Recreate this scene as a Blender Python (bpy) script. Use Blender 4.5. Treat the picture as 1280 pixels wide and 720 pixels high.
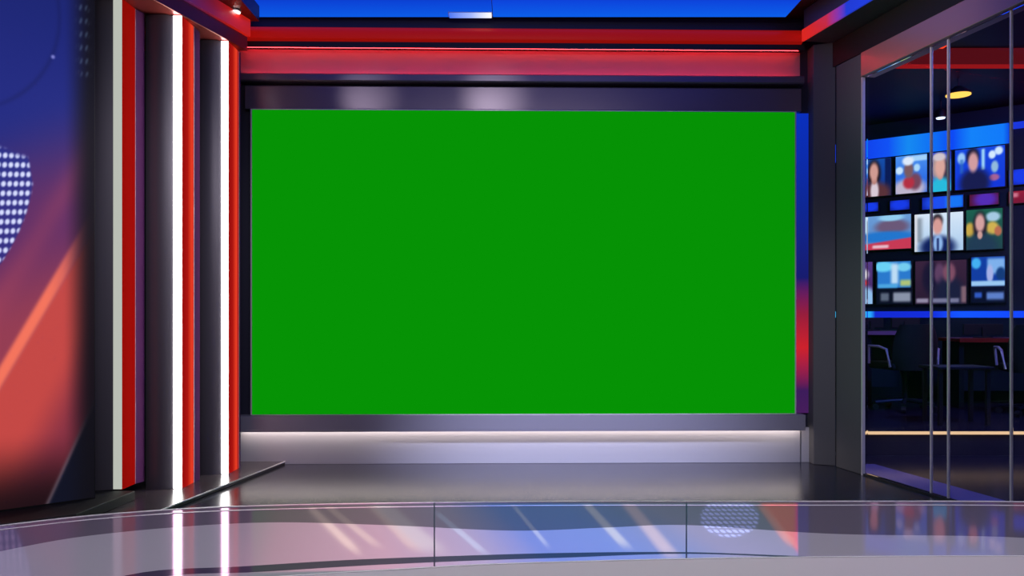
import bpy, math, random
import numpy as np
from mathutils import Vector

# ------------------------------------------------------------------ reset
for o in list(bpy.data.objects):
    bpy.data.objects.remove(o)
scene = bpy.context.scene
COL = scene.collection
PI = math.pi
random.seed(4)

# ------------------------------------------------------------------ camera
CAMZ = 1.10
cam = bpy.data.cameras.new('camera')
cam.sensor_width = 36.0
cam.lens = 28.125                     # 1000 px at 1280 wide
cam.shift_y = 35.0 / 1280.0
cam.clip_start = 0.02
cam_o = bpy.data.objects.new('camera', cam)
cam_o.location = (0, 0, CAMZ)
cam_o.rotation_euler = (PI / 2, 0, 0)
COL.objects.link(cam_o)
scene.camera = cam_o

# ------------------------------------------------------------------ view, world, lamps
vs = scene.view_settings
vs.view_transform = 'Standard'
try:
    vs.look = 'None'
except Exception:
    pass
vs.exposure = 0.0
vs.gamma = 1.0
vs.use_curve_mapping = False

world = bpy.data.worlds.new('studio_dark')
scene.world = world
world.use_nodes = True
bg = world.node_tree.nodes['Background']
bg.inputs[0].default_value = (0.42, 0.42, 0.62, 1)
bg.inputs[1].default_value = 0.10


def lamp(name, kind, loc, target, energy, color=(1, 1, 1), size=0.3, size_y=None,
         angle=40, blend=0.6, spread=None):
    l = bpy.data.lights.new(name, kind)
    l.energy = energy
    l.color = color
    if kind == 'AREA':
        l.size = size
        if size_y:
            l.shape = 'RECTANGLE'
            l.size_y = size_y
        if spread:
            l.spread = math.radians(spread)
    elif kind == 'SPOT':
        l.spot_size = math.radians(angle)
        l.spot_blend = blend
        l.shadow_soft_size = size
    else:
        l.shadow_soft_size = size
    o = bpy.data.objects.new(name, l)
    o.location = loc
    d = Vector(target) - Vector(loc)
    o.rotation_euler = d.to_track_quat('-Z', 'Y').to_euler()
    COL.objects.link(o)
    return o


# unseen softbox added as fill, and spots washing the back wall and floor
lamp('softbox_fill', 'AREA', (0.2, 1.3, 3.25), (0, 2.6, 0.2), 52, (0.96, 0.92, 1.0), 2.6, 1.0)
lamp('base_wash_lamp', 'SPOT', (0.25, 3.6, 3.15), (0.5, 6.0, 0.1), 1050, (0.72, 0.76, 1.0), 0.15, angle=50, blend=1.0)
lamp('head_panel_lamp', 'SPOT', (-1.49, 3.5, 3.22), (-1.05, 5.95, 2.72), 16, (1.0, 0.93, 1.0), 0.05, angle=13, blend=1.0)
lamp('head_panel_lamp', 'SPOT', (-0.17, 3.5, 3.22), (-0.12, 5.95, 2.72), 27, (1.0, 0.95, 1.0), 0.06, angle=15, blend=1.0)
lamp('fin_fill', 'SPOT', (-0.9, 3.0, 2.6), (-2.2, 5.1, 1.4), 68, (0.95, 0.88, 1.0), 0.3, angle=60, blend=1.0)  # added fill, out of view, lightens the column faces
lamp('header_fill', 'SPOT', (0.3, 3.4, 2.95), (2.5, 5.0, 2.83), 120, (1.0, 0.86, 0.84), 0.2, angle=34, blend=1.0)  # unseen spot added to brighten the header rail
lamp('pillar_fill', 'SPOT', (1.0, 3.2, 1.9), (2.35, 5.8, 0.8), 80, (0.92, 0.94, 1.0), 0.3, angle=42, blend=1.0)  # added off-screen fill for the pillar


# ------------------------------------------------------------------ helpers
def lin(c):
    c = c / 255.0
    return c / 12.92 if c <= 0.04045 else ((c + 0.055) / 1.055) ** 2.4


def rgb(r, g, b):
    return (lin(r), lin(g), lin(b), 1.0)


def at(px, py, Y):
    return ((px - 640) / 1000.0 * Y, Y, CAMZ - (py - 395) / 1000.0 * Y)


class MB:
    def __init__(self):
        self.v = []
        self.f = []

    def add(self, vs_, fs_):
        n = len(self.v)
        self.v += [tuple(p) for p in vs_]
        self.f += [tuple(i + n for i in f) for f in fs_]
        return self

    def box(self, x0, x1, y0, y1, z0, z1):
        p = [(x, y, z) for z in (z0, z1) for y in (y0, y1) for x in (x0, x1)]
        return self.add(p, [(0, 2, 3, 1), (4, 5, 7, 6), (0, 1, 5, 4), (2, 6, 7, 3), (0, 4, 6, 2), (1, 3, 7, 5)])

    def prism(self, poly, z0, z1):
        n = len(poly)
        a = sum(poly[i][0] * poly[(i + 1) % n][1] - poly[(i + 1) % n][0] * poly[i][1] for i in range(n))
        if a < 0:
            poly = poly[::-1]
        p = [(x, y, z0) for x, y in poly] + [(x, y, z1) for x, y in poly]
        fs_ = [tuple(range(n))[::-1], tuple(range(n, 2 * n))]
        fs_ += [(i, (i + 1) % n, n + (i + 1) % n, n + i) for i in range(n)]
        return self.add(p, fs_)

    def profile(self, prof, x0, x1):
        """closed profile in (y, z), swept along x"""
        n = len(prof)
        p = [(x0, y, z) for y, z in prof] + [(x1, y, z) for y, z in prof]
        fs_ = [tuple(range(n)), tuple(range(n, 2 * n))[::-1]]
        fs_ += [(i, n + i, n + (i + 1) % n, (i + 1) % n) for i in range(n)]
        return self.add(p, fs_)

    def tube(self, pts, r, n=10):
        pts = [Vector(p) for p in pts]
        rings = []
        for i, p in enumerate(pts):
            a = pts[max(i - 1, 0)]
            b = pts[min(i + 1, len(pts) - 1)]
            d = (b - a).normalized()
            up = Vector((0, 0, 1)) if abs(d.z) < 0.9 else Vector((1, 0, 0))
            s = d.cross(up).normalized()
            t = s.cross(d)
            rings.append([p + (s * math.cos(2 * PI * k / n) + t * math.sin(2 * PI * k / n)) * r for k in range(n)])
        vs_ = [q for ring in rings for q in ring]
        fs_ = []
        for i in range(len(pts) - 1):
            for k in range(n):
                fs_.append((i * n + k, i * n + (k + 1) % n, (i + 1) * n + (k + 1) % n, (i + 1) * n + k))
        fs_.append(tuple(range(n))[::-1])
        fs_.append(tuple(range((len(pts) - 1) * n, len(pts) * n)))
        return self.add(vs_, fs_)

    def lathe(self, prof, c=(0, 0, 0), n=24):
        """profile of (r, z), first and last capped"""
        vs_ = []
        for r, z in prof:
            for k in range(n):
                a = 2 * PI * k / n
                vs_.append((c[0] + r * math.cos(a), c[1] + r * math.sin(a), c[2] + z))
        fs_ = []
        for i in range(len(prof) - 1):
            for k in range(n):
                fs_.append((i * n + k, i * n + (k + 1) % n, (i + 1) * n + (k + 1) % n, (i + 1) * n + k))
        fs_.append(tuple(range(n))[::-1])
        fs_.append(tuple(range((len(prof) - 1) * n, len(prof) * n)))
        return self.add(vs_, fs_)

    def build(self, name, mat, parent=None, loc=(0, 0, 0), rotz=0.0, bevel=0.0, smooth=False):
        me = bpy.data.meshes.new(name)
        me.from_pydata(self.v, [], self.f)
        me.update()
        me.materials.append(mat)
        o = bpy.data.objects.new(name, me)
        COL.objects.link(o)
        o.location = loc
        o.rotation_euler = (0, 0, rotz)
        if parent is not None:
            o.parent = parent
        if bevel:
            m = o.modifiers.new('bevel', 'BEVEL')
            m.width = bevel
            m.segments = 2
            m.limit_method = 'ANGLE'
        if smooth:
            for p in me.polygons:
                p.use_smooth = True
            me.set_sharp_from_angle(angle=math.radians(40))
        return o


def thing(name, label, cat, loc=(0, 0, 0), rotz=0.0, group=None):
    o = bpy.data.objects.new(name, None)
    o.empty_display_size = 0.1
    COL.objects.link(o)
    o.location = loc
    o.rotation_euler = (0, 0, rotz)
    return tag(o, label, cat, group)


def tag(o, label, cat, group=None):
    o['label'] = label
    o['category'] = cat
    if group:
        o['group'] = group
    return o


def struct(o, label, cat):
    o['kind'] = 'structure'
    return tag(o, label, cat)


# ------------------------------------------------------------------ materials
def mat(name, col, rough=0.5, metal=0.0, spec=0.5, emit=None, estr=0.0, coat=0.0, ior=None,
        noise=0.0, nscale=(6, 6, 6), aniso=0.0):
    m = bpy.data.materials.new(name)
    m.use_nodes = True
    nt = m.node_tree
    b = nt.nodes['Principled BSDF']
    b.inputs['Base Color'].default_value = col
    b.inputs['Roughness'].default_value = rough
    b.inputs['Metallic'].default_value = metal
    b.inputs['Specular IOR Level'].default_value = spec
    if ior:
        b.inputs['IOR'].default_value = ior
    if coat:
        b.inputs['Coat Weight'].default_value = coat
        b.inputs['Coat Roughness'].default_value = 0.05
    if emit:
        b.inputs['Emission Color'].default_value = emit
        b.inputs['Emission Strength'].default_value = estr
    if noise:
        tc = nt.nodes.new('ShaderNodeTexCoord')
        mp = nt.nodes.new('ShaderNodeMapping')
        mp.inputs['Scale'].default_value = nscale
        nz = nt.nodes.new('ShaderNodeTexNoise')
        nz.inputs['Scale'].default_value = 1.0
        nz.inputs['Detail'].default_value = 4.0
        mr = nt.nodes.new('ShaderNodeMapRange')
        mr.inputs['To Min'].default_value = max(rough - noise, 0.02)
        mr.inputs['To Max'].default_value = min(rough + noise, 1.0)
        nt.links.new(tc.outputs['Object'], mp.inputs['Vector'])
        nt.links.new(mp.outputs['Vector'], nz.inputs['Vector'])
        nt.links.new(nz.outputs['Fac'], mr.inputs['Value'])
        nt.links.new(mr.outputs['Result'], b.inputs['Roughness'])
    return m


def glow(name, col, strength):
    return mat(name, (0.0, 0.0, 0.0, 1), 0.6, spec=0.0, emit=col, estr=strength)


M = {}
M['floor'] = mat('polished_dark_floor', rgb(46, 44, 56), 0.2, ior=1.8)
M['floor'].node_tree.nodes['Principled BSDF'].inputs['Specular Tint'].default_value = (0.80, 0.82, 1.0, 1)
M['black'] = mat('matt_black', rgb(20, 19, 21), 0.6)
M['charcoal'] = mat('charcoal_satin', rgb(84, 80, 90), 0.42, metal=0.2, noise=0.05, nscale=(30, 30, 1))
M['pillar'] = mat('pillar_grey', rgb(92, 91, 96), 0.55, metal=0.0, spec=0.06, noise=0.05, nscale=(30, 30, 1))
M['navy'] = mat('navy_wall', rgb(34, 34, 58), 0.5)
M['steel'] = mat('brushed_steel', rgb(150, 146, 160), 0.36, metal=0.75, noise=0.06, nscale=(1, 40, 90))
M['darksteel'] = mat('dark_brushed_steel', rgb(116, 104, 118), 0.3, metal=0.5)
M['ledgesteel'] = mat('satin_ledge_steel', rgb(136, 132, 150), 0.4, metal=0.15, noise=0.06, nscale=(1, 40, 90))
M['basesteel'] = mat('pale_brushed_steel', rgb(180, 178, 196), 0.42, metal=0.2)
M['pale'] = mat('pale_aluminium', rgb(214, 208, 216), 0.4, metal=0.3)
M['mauve'] = mat('mauve_metal', rgb(96, 52, 96), 0.6, spec=0.0)
M['red'] = mat('red_acrylic', rgb(135, 8, 6), 0.6, spec=0.0, emit=rgb(205, 24, 14), estr=0.62)
M['reddim'] = mat('dim_red_acrylic', rgb(120, 8, 6), 0.6, spec=0.0, emit=rgb(200, 22, 14), estr=0.32)  # panel glow put into its own emission
M['redtrim'] = mat('red_gloss_trim', rgb(200, 26, 18), 0.4, spec=0.15, emit=rgb(200, 22, 14), estr=0.40)  # emission makes the painted moulding look lit
M['white_led'] = glow('white_led', (1.0, 0.965, 0.93, 1), 11.0)
M['soft_led'] = glow('dimmed_white_led', rgb(186, 190, 180), 1.0)
M['warm_led'] = glow('warm_white_led', (1.0, 0.86, 0.70, 1), 9.5)
M['red_led'] = glow('red_led', (1.0, 0.035, 0.045, 1), 17.0)
M['green'] = glow('chroma_green_display', rgb(6, 146, 5), 1.0)


# ------------------------------------------------------------------ setting: studio
# frames: the back wall is turned a touch, the glazed right wall runs towards the camera
BACK = dict(loc=(0, 6.0, 0), rotz=math.radians(1.1))
RA = math.atan2(-0.979, 0.204)
R0 = (2.357, 5.85)
RIGHT = dict(loc=(R0[0], R0[1], 0), rotz=RA)

o = MB().box(-3.6, 4.3, -1.0, 6.32, -0.12, 0.0).build('floor', M['floor'])
struct(o, 'dark polished studio floor mirroring the wall', 'floor')
o = MB().box(-3.4, 2.75, 1.6, 6.4, 3.345, 3.50).build('ceiling', M['black'])
struct(o, 'dark studio ceiling around the blue light panels', 'ceiling')
o = MB().box(-2.45, 2.36, 0.0, 0.16, 0.0, 3.34).build('wall_back', M['navy'], **BACK)
struct(o, 'dark navy back wall behind the big green screen', 'wall')
o = MB().prism([(-3.32, 3.72), (-2.66, 4.52), (-2.66, 6.1), (-2.80, 6.1), (-2.80, 4.56), (-3.44, 3.80)], 0, 3.34).build('wall_left', M['black'])
struct(o, 'black left wall behind the light columns', 'wall')

# back wall bands
crown = [(0, 3.107), (-0.11, 3.107), (-0.15, 3.122), (-0.16, 3.160), (-0.145, 3.196), (-0.10, 3.220), (0, 3.220)]
o = MB().profile(crown, -2.02, 2.14).build('trim_1', M['redtrim'], **BACK, smooth=True)
struct(o, 'glossy red crown moulding along the top of the back wall', 'moulding')
o = MB().profile([(0, 3.085), (0, 3.105), (-0.13, 3.105), (-0.13, 3.064), (-0.12, 3.064), (-0.12, 3.085)], -2.04, 2.16).build('trim_2', M['black'], **BACK)
struct(o, 'black lip under the red crown moulding', 'moulding')
M['cove'] = mat('cove_panel', rgb(170, 135, 146), 0.5)
o = MB().box(-2.05, 2.17, -0.012, 0, 2.862, 3.084).build('trim_3', M['cove'], **BACK)
struct(o, 'mauve cove panel washed red above the screen', 'panel')
prof = [(0, 2.826), (-0.09, 2.826), (-0.10, 2.834), (-0.10, 2.876), (-0.092, 2.884), (-0.08, 2.884), (-0.08, 2.861), (0, 2.861)]
o = MB().profile(prof, -2.03, 2.17).build('trim_4', M['darksteel'], **BACK)
struct(o, 'brushed steel rail below the red cove', 'rail')
o = MB().box(-1.975, 2.165, -0.06, 0, 2.628, 2.802).build('trim_5', M['darksteel'], **BACK, bevel=0.006)
struct(o, 'brushed steel head panel above the green screen', 'panel')
o = MB().box(-2.03, 2.175, -0.11, 0, 0.266, 0.366).box(-2.03, 2.175, -0.11, -0.102, 0.250, 0.2655).build('trim_6', M['ledgesteel'], **BACK)
struct(o, 'brushed steel ledge below the green screen', 'ledge')
o = MB().box(-2.02, 2.165, -0.035, 0, 0.0, 0.264).build('baseboard_back', M['basesteel'], **BACK, bevel=0.003)
struct(o, 'pale brushed steel base panel under the glowing ledge', 'baseboard')
o = MB().box(2.175, 2.24, -0.03, 0, 0.0, 0.264).build('trim_7', M['basesteel'], **BACK, bevel=0.003)
struct(o, 'short return of the base panel beside the pillar', 'panel')

# right-hand pillar, beam and glass wall
o = MB().prism([(2.232, 5.925), (2.372, 5.862), (2.372, 6.30), (2.232, 6.30)], 0, 3.11).build('wall_right', M['pillar'], bevel=0.006)
struct(o, 'grey pillar at the right end of the back wall', 'pillar')
o = MB().box(0.022, 0.318, 0.0, 0.03, 0.0, 2.92).build('trim_8', M['pillar'], **RIGHT, bevel=0.005)
struct(o, 'grey jamb beside the glass wall', 'jamb')
o = MB().box(0.0, 0.021, 0.012, 0.10, 0.0, 2.92).build('trim_9', M['black'], **RIGHT)
struct(o, 'dark shadow joint between pillar and jamb', 'joint')
o = MB().box(0.319, 0.331, -0.006, 0.016, 0.0, 2.75).build('trim_10', M['pale'], **RIGHT)
struct(o, 'bright aluminium edge where the glass wall starts', 'edge trim')
M['header'] = mat('header_rail_metal', rgb(186, 140, 136), 0.3, metal=0.5)
o = MB().box(0.32, 4.2, -0.01, 0.10, 2.755, 2.92).build('trim_11', M['header'], **RIGHT, bevel=0.003)
struct(o, 'mauve metal header rail above the glass wall', 'rail')
o = MB().box(-0.45, 4.2, 0.0, 0.12, 2.925, 3.105).build('trim_12', M['black'], **RIGHT)
struct(o, 'black band above the glass header', 'panel')
o = MB().box(-0.05, 4.2, -0.215, 0.35, 3.112, 3.34).build('trim_13', M['charcoal'], **RIGHT)
struct(o, 'charcoal ceiling beam along the right side', 'beam')


def ramp_mat(name, axis, stops, rough=0.35, estr=0.3, base=1.0, coord='Object', scale=1.0, offset=0.0):
    m = bpy.data.materials.new(name)
    m.use_nodes = True
    nt = m.node_tree
    b = nt.nodes['Principled BSDF']
    tc = nt.nodes.new('ShaderNodeTexCoord')
    sp = nt.nodes.new('ShaderNodeSeparateXYZ')
    mr = nt.nodes.new('ShaderNodeMapRange')
    mr.inputs['From Min'].default_value = offset
    mr.inputs['From Max'].default_value = offset + scale
    rp = nt.nodes.new('ShaderNodeValToRGB')
    el = rp.color_ramp.elements
    while len(el) > 1:
        el.remove(el[-1])
    el[0].position, el[0].color = stops[0]
    for p, c in stops[1:]:
        e = el.new(p)
        e.color = c
    nt.links.new(tc.outputs[coord], sp.inputs[0])
    nt.links.new(sp.outputs[axis], mr.inputs['Value'])
    nt.links.new(mr.outputs[0], rp.inputs[0])
    b.inputs['Roughness'].default_value = rough
    if base:
        nt.links.new(rp.outputs[0], b.inputs['Base Color'])
    else:
        b.inputs['Base Color'].default_value = (0, 0, 0, 1)
        b.inputs['Specular IOR Level'].default_value = 0.0
    nt.links.new(rp.outputs[0], b.inputs['Emission Color'])
    b.inputs['Emission Strength'].default_value = estr
    return m


M['fascia'] = ramp_mat('fascia_painted_glow', 'X', [(0.0, rgb(215, 40, 30)), (0.16, rgb(190, 40, 50)), (0.30, rgb(30, 55, 190)), (1.0, rgb(24, 60, 215))],
                       scale=1.6, estr=0.85)  # coloured light put into the fascia's emission
o = MB().box(-0.05, 4.2, -0.232, -0.217, 3.108, 3.192).build('trim_14', M['fascia'], **RIGHT)
struct(o, 'right beam fascia with a red to blue glow in its colour', 'fascia')

# glass wall with mullions
M['glass'] = mat('clear_glass', (0.93, 0.95, 1.0, 1), 0.0, ior=1.06)
M['glass'].node_tree.nodes['Principled BSDF'].inputs['Transmission Weight'].default_value = 1.0
MUL = [0.96, 1.103, 1.563, 2.30]
EDGE = [0.335] + MUL + [3.6]
win = bpy.data.objects.new('window_1', None)
COL.objects.link(win)
win.location, win.rotation_euler = RIGHT['loc'], (0, 0, RA)
struct(win, 'frameless glass wall with slim vertical mullions in front of the newsroom', 'glass wall')
for a, b in zip(EDGE[:-1], EDGE[1:]):
    MB().box(a + 0.008, b - 0.008, 0.02, 0.030, 0.012, 2.752).build('pane', M['glass'], win)
for a in MUL:
    MB().box(a - 0.005, a + 0.005, 0.016, 0.034, 0.012, 2.752).build('mullion', M['pale'], win, bevel=0.002)
MB().box(0.335, 3.6, -0.002, 0.05, 0.0, 0.011).build('floor_channel', M['black'], win)

# left side: raised plinths
M['plinth'] = mat('plinth_top', rgb(70, 62, 66), 0.25, ior=1.5)
o = MB().prism([(-1.68, 5.925), (-1.97, 4.33), (-2.06, 4.28), (-2.06, 3.95), (-2.64, 4.5), (-2.64, 5.92)], 0.0, 0.024)
o = o.build('trim_15', M['plinth'], bevel=0.004)
struct(o, 'low dark plinth with a pale edge under the light columns', 'plinth')
o = MB().tube([(-1.680, 5.92, 0.022), (-1.969, 4.325, 0.022)], 0.005, 8).build('trim_16', M['pale'])
struct(o, 'thin pale metal edge of the plinth', 'edge trim')
o = MB().prism([(-2.205, 4.68), (-2.25, 4.13), (-2.62, 3.86), (-2.93, 4.08), (-2.62, 4.52), (-2.62, 4.68)], 0.0245, 0.078)
o = o.build('trim_17', M['black'], bevel=0.004)
struct(o, 'black upper plinth step in front of the left display wall', 'plinth')

# left header beam over the columns
def fx(y):
    return -2.057 + 0.274 * (y - 4.98)


M['beam'] = mat('left_beam_metal', rgb(150, 62, 58), 0.35, metal=0.4)  # reddish base stands in for reflected red
o = MB().prism([(fx(4.2), 4.2), (fx(5.66), 5.66), (-2.62, 5.66), (-2.62, 4.7), (-2.7, 4.4)], 2.975, 3.075).build('trim_18', M['beam'], bevel=0.004)
struct(o, 'metal header beam over the three light columns', 'beam')
M['beamred'] = ramp_mat('upper_beam_painted_glow', 'Y', [(0.0, rgb(150, 25, 30)), (0.25, rgb(150, 30, 50)), (0.5, rgb(70, 40, 110)), (0.72, rgb(150, 30, 60)), (0.86, rgb(215, 36, 26)), (1.0, rgb(225, 40, 26))],
                        scale=1.46, offset=4.2, estr=0.5)  # red and violet light painted as beam emission
o = MB().prism([(fx(4.2) + 0.02, 4.2), (fx(5.66) + 0.02, 5.66), (-2.62, 5.66), (-2.62, 4.7), (-2.7, 4.4)], 3.078, 3.195).build('trim_19', M['beamred'])
struct(o, 'fascia above the left header beam, red and violet glow in its colour', 'fascia')
M['soffit'] = mat('soffit_dark_red', rgb(70, 34, 38), 0.3, metal=0.3)
o = MB().prism([(-1.80, 3.9), (-1.80, 5.70), (-2.64, 5.70), (-2.64, 4.6), (-3.0, 4.1), (-3.0, 3.9)], 3.20, 3.34).build('trim_20', M['soffit'])
struct(o, 'dark reddish soffit along the left of the blue ceiling', 'soffit')

# ------------------------------------------------------------------ lights that belong to the set
M['blue_a'] = ramp_mat('blue_ceiling_light_a', 'Y', [(0.0, rgb(6, 34, 150)), (0.75, rgb(12, 56, 208)), (1.0, rgb(12, 92, 232))], estr=1.0, base=0, scale=1.6, offset=-1.6)
M['blue_b'] = ramp_mat('blue_ceiling_light_b', 'Y', [(0.0, rgb(8, 34, 170)), (0.75, rgb(14, 58, 216)), (1.0, rgb(12, 96, 235))], estr=1.0, base=0, scale=1.6, offset=-1.6)
t = thing('ceiling_light_panel', 'blue ceiling light panel left of the joint, with the white lamp', 'light panel', (-1.0, 5.92, 3.32), group='blue ceiling light panels')
MB().box(-0.95, 0.855, -3.2, -0.012, -0.012, 0.0).build('diffuser', M['blue_a'], t)
MB().box(-0.955, 0.858, -3.2, 0.0, 0.001, 0.024).build('housing', M['black'], t)
t = thing('ceiling_light_panel', 'blue ceiling light panel right of the joint, reaching to the right beam', 'light panel', (0.9, 5.92, 3.32), group='blue ceiling light panels')
MB().box(-1.04, 1.12, -3.2, -0.012, -0.012, 0.0).build('diffuser', M['blue_b'], t)
MB().box(-1.043, 1.124, -3.2, 0.0, 0.001, 0.024).build('housing', M['black'], t)
t = thing('ceiling_lamp', 'small white rectangular lamp at the joint of the blue ceiling panels', 'ceiling lamp', (-0.30, 5.84, 3.305))
M['lampfade'] = ramp_mat('white_lamp_lens', 'X', [(0.0, rgb(70, 110, 225)), (0.5, rgb(150, 170, 235)), (1.0, rgb(245, 245, 250))], estr=1.2, base=0, scale=0.32, offset=-0.16)
MB().box(-0.16, 0.15, -0.03, 0.05, -0.012, -0.002).build('lens', M['lampfade'], t)
MB().box(-0.165, 0.155, -0.035, 0.055, -0.002, 0.002).build('frame', M['pale'], t)

o = MB().tube([(-2.0, -0.085, 3.078), (2.13, -0.085, 3.078)], 0.005, 8).build('led_tube', M['red_led'], **BACK)
tag(o, 'red light tube along the upper edge of the red cove', 'light tube', 'red light tubes in the cove')
o = MB().tube([(-2.0, -0.050, 2.868), (2.13, -0.050, 2.868)], 0.005, 8).build('led_tube', M['red_led'], **BACK)
tag(o, 'red light tube along the lower edge of the red cove', 'light tube', 'red light tubes in the cove')
o = MB().box(-2.01, 2.16, -0.090, -0.050, 0.258, 0.265).build('led_strip', M['warm_led'], **BACK)
tag(o, 'warm white light strip glowing under the ledge of the green screen', 'light strip')
M['edge'] = ramp_mat('edge_light', 'Z', [(0.0, rgb(70, 30, 90)), (0.08, rgb(60, 28, 90)), (0.22, rgb(205, 34, 44)), (0.33, rgb(150, 30, 60)), (0.45, rgb(24, 28, 110)), (0.7, rgb(14, 40, 150)), (1.0, rgb(10, 48, 190))],
                     estr=1.0, base=0, scale=2.28, offset=0.36)
o = MB().box(2.125, 2.262, -0.02, -0.002, 0.37, 2.625).build('edge_light', M['edge'], **BACK)
tag(o, 'vertical edge light, blue above and red below, right of the green screen', 'light strip')

# green screen
t = thing('display_screen', 'huge flat display on the back wall showing plain chroma green', 'screen', **BACK)
MB().box(-1.914, 2.106, -0.078, -0.070, 0.375, 2.618).build('display', M['green'], t)
fr = MB()
fr.box(-1.925, -1.915, -0.080, -0.004, 0.369, 2.624)
fr.box(2.107, 2.117, -0.080, -0.004, 0.369, 2.624)
fr.box(-1.915, 2.107, -0.080, -0.004, 0.369, 0.374)
fr.box(-1.915, 2.107, -0.080, -0.004, 2.619, 2.624)
fr.build('frame', M['pale'], t)
MB().box(-1.914, 2.106, -0.069, -0.004, 0.375, 2.618).build('housing', M['black'], t)

M['red_glow'] = ramp_mat('red_acrylic_painted_glow', 'Y', [(0.0, rgb(140, 12, 12)), (0.5, rgb(178, 22, 18)), (0.82, rgb(236, 62, 36)), (0.93, rgb(232, 60, 40)), (1.0, rgb(170, 34, 36))],
                       rough=0.6, estr=0.95, base=0, scale=0.19)  # bright orange edge highlight put into the emission ramp
# ------------------------------------------------------------------ light columns
def column(label, Y, xl, xs, xr, ymid, yback, z0, led, red, off=0.0):
    """front face xl..xs (convex), light strip xs..xr, red return to ymid, mauve return to yback"""
    t = thing('light_column', label, 'light column', ((xl + xr) / 2, Y, z0), group='light columns on the left wall')
    cx = (xl + xr) / 2
    z1 = 2.970 - z0
    n = 9
    poly = []
    for k in range(n):
        a = k / (n - 1)
        poly.append((xl + (xs - xl) * a - cx, -0.030 * math.sin(PI * (0.15 + 0.85 * a)) + 0.004))
    poly += [(xs - cx, 0.03), (xr - 0.012 - cx, 0.03), (xr - 0.012 - cx, yback - Y), (xl - cx, yback - Y)]
    MB().prism(poly, 0, z1).build('body', M['charcoal'], t, smooth=True)
    MB().box(xs - cx + 0.001, xr - cx, -0.004, 0.006, 0.004, z1 - 0.003).build('light_strip', led, t)
    MB().box(xr - 0.011 - cx, xr - cx, 0.008, ymid - Y, 0.0, z1).build('red_panel', red, t)
    MB().prism([(xr - 0.011 - cx, ymid - Y + 0.004), (xr - cx, ymid - Y + 0.004), (xr - cx + off, yback - Y), (xr - 0.011 - cx, yback - Y)], 0.0, z1).build('mauve_panel', M['mauve'], t)
    MB().box(xr - 0.010 - cx, xr - cx + 0.002, ymid - Y + 0.0005, ymid - Y + 0.0035, 0.0, z1).build('edge_bead', M['pale'], t)
    return t


column('light column with dimmed grey strip, beside the map display', 4.70, -2.560, -2.342, -2.294, 4.87, 4.945, 0.079, M['soft_led'], M['reddim'], 0.022)
column('middle light column with a bright white strip', 4.98, -2.275, -2.107, -2.057, 5.17, 5.27, 0.0245, M['white_led'], M['red_glow'])
column('light column with bright white strip, nearest the green screen', 5.44, -2.135, -1.975, -1.931, 5.655, 5.69, 0.0245, M['white_led'], M['red_glow'])

t = thing('downlight', 'small white downlight in the left soffit', 'downlight', (-1.905, 5.50, 3.20))
MB().lathe([(0.040, -0.010), (0.042, -0.004), (0.042, 0.0)], n=24).build('trim_ring', M['pale'], t, smooth=True)
MB().lathe([(0.034, -0.014), (0.034, -0.0105)], n=24).build('lens', M['white_led'], t)


# ------------------------------------------------------------------ picture meshes for displays
def picture(name, w, h, nx, nz, fn, parent, loc=(0, 0, 0), strength=1.0):
    """a flat display surface, w x h in local x and z, with the picture fn(u, v) stored per vertex"""
    u = np.linspace(0, 1, nx + 1)
    v = np.linspace(0, 1, nz + 1)
    U, V = np.meshgrid(u, v)
    c = fn(U, V)                                   # sRGB 0..255, shape (nz+1, nx+1, 3)
    c = np.clip(c / 255.0, 0, 1)
    c = np.where(c <= 0.04045, c / 12.92, ((c + 0.055) / 1.055) ** 2.4)
    verts = np.zeros((U.size, 3))
    verts[:, 0] = (U.ravel() - 0.5) * w
    verts[:, 2] = V.ravel() * h
    faces = []
    s = nx + 1
    for j in range(nz):
        for i in range(nx):
            a = j * s + i
            faces.append((a, a + 1, a + s + 1, a + s))
    me = bpy.data.meshes.new(name)
    me.from_pydata(verts.tolist(), [], faces)
    at_ = me.color_attributes.new('picture', 'FLOAT_COLOR', 'POINT')
    rgba = np.ones((U.size, 4), dtype=np.float32)
    rgba[:, :3] = c.reshape(-1, 3)
    at_.data.foreach_set('color', rgba.ravel())
    key = 'display_%.2f' % strength
    if key not in M:
        m = bpy.data.materials.new('lit_display')
        m.use_nodes = True
        nt = m.node_tree
        b = nt.nodes['Principled BSDF']
        b.inputs['Base Color'].default_value = (0.005, 0.005, 0.008, 1)
        b.inputs['Roughness'].default_value = 0.5
        b.inputs['Specular IOR Level'].default_value = 0.1
        a = nt.nodes.new('ShaderNodeAttribute')
        a.attribute_name = 'picture'
        nt.links.new(a.outputs['Color'], b.inputs['Emission Color'])
        b.inputs['Emission Strength'].default_value = strength
        M[key] = m
    me.materials.append(M[key])
    o = bpy.data.objects.new(name, me)
    COL.objects.link(o)
    o.location = loc
    o.parent = parent
    return o


def sm(x, a, b):
    t = np.clip((x - a) / (b - a), 0, 1)
    return t * t * (3 - 2 * t)


def over(img, alpha, col):
    return img * (1 - alpha[..., None]) + np.array(col, float) * alpha[..., None]


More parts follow.
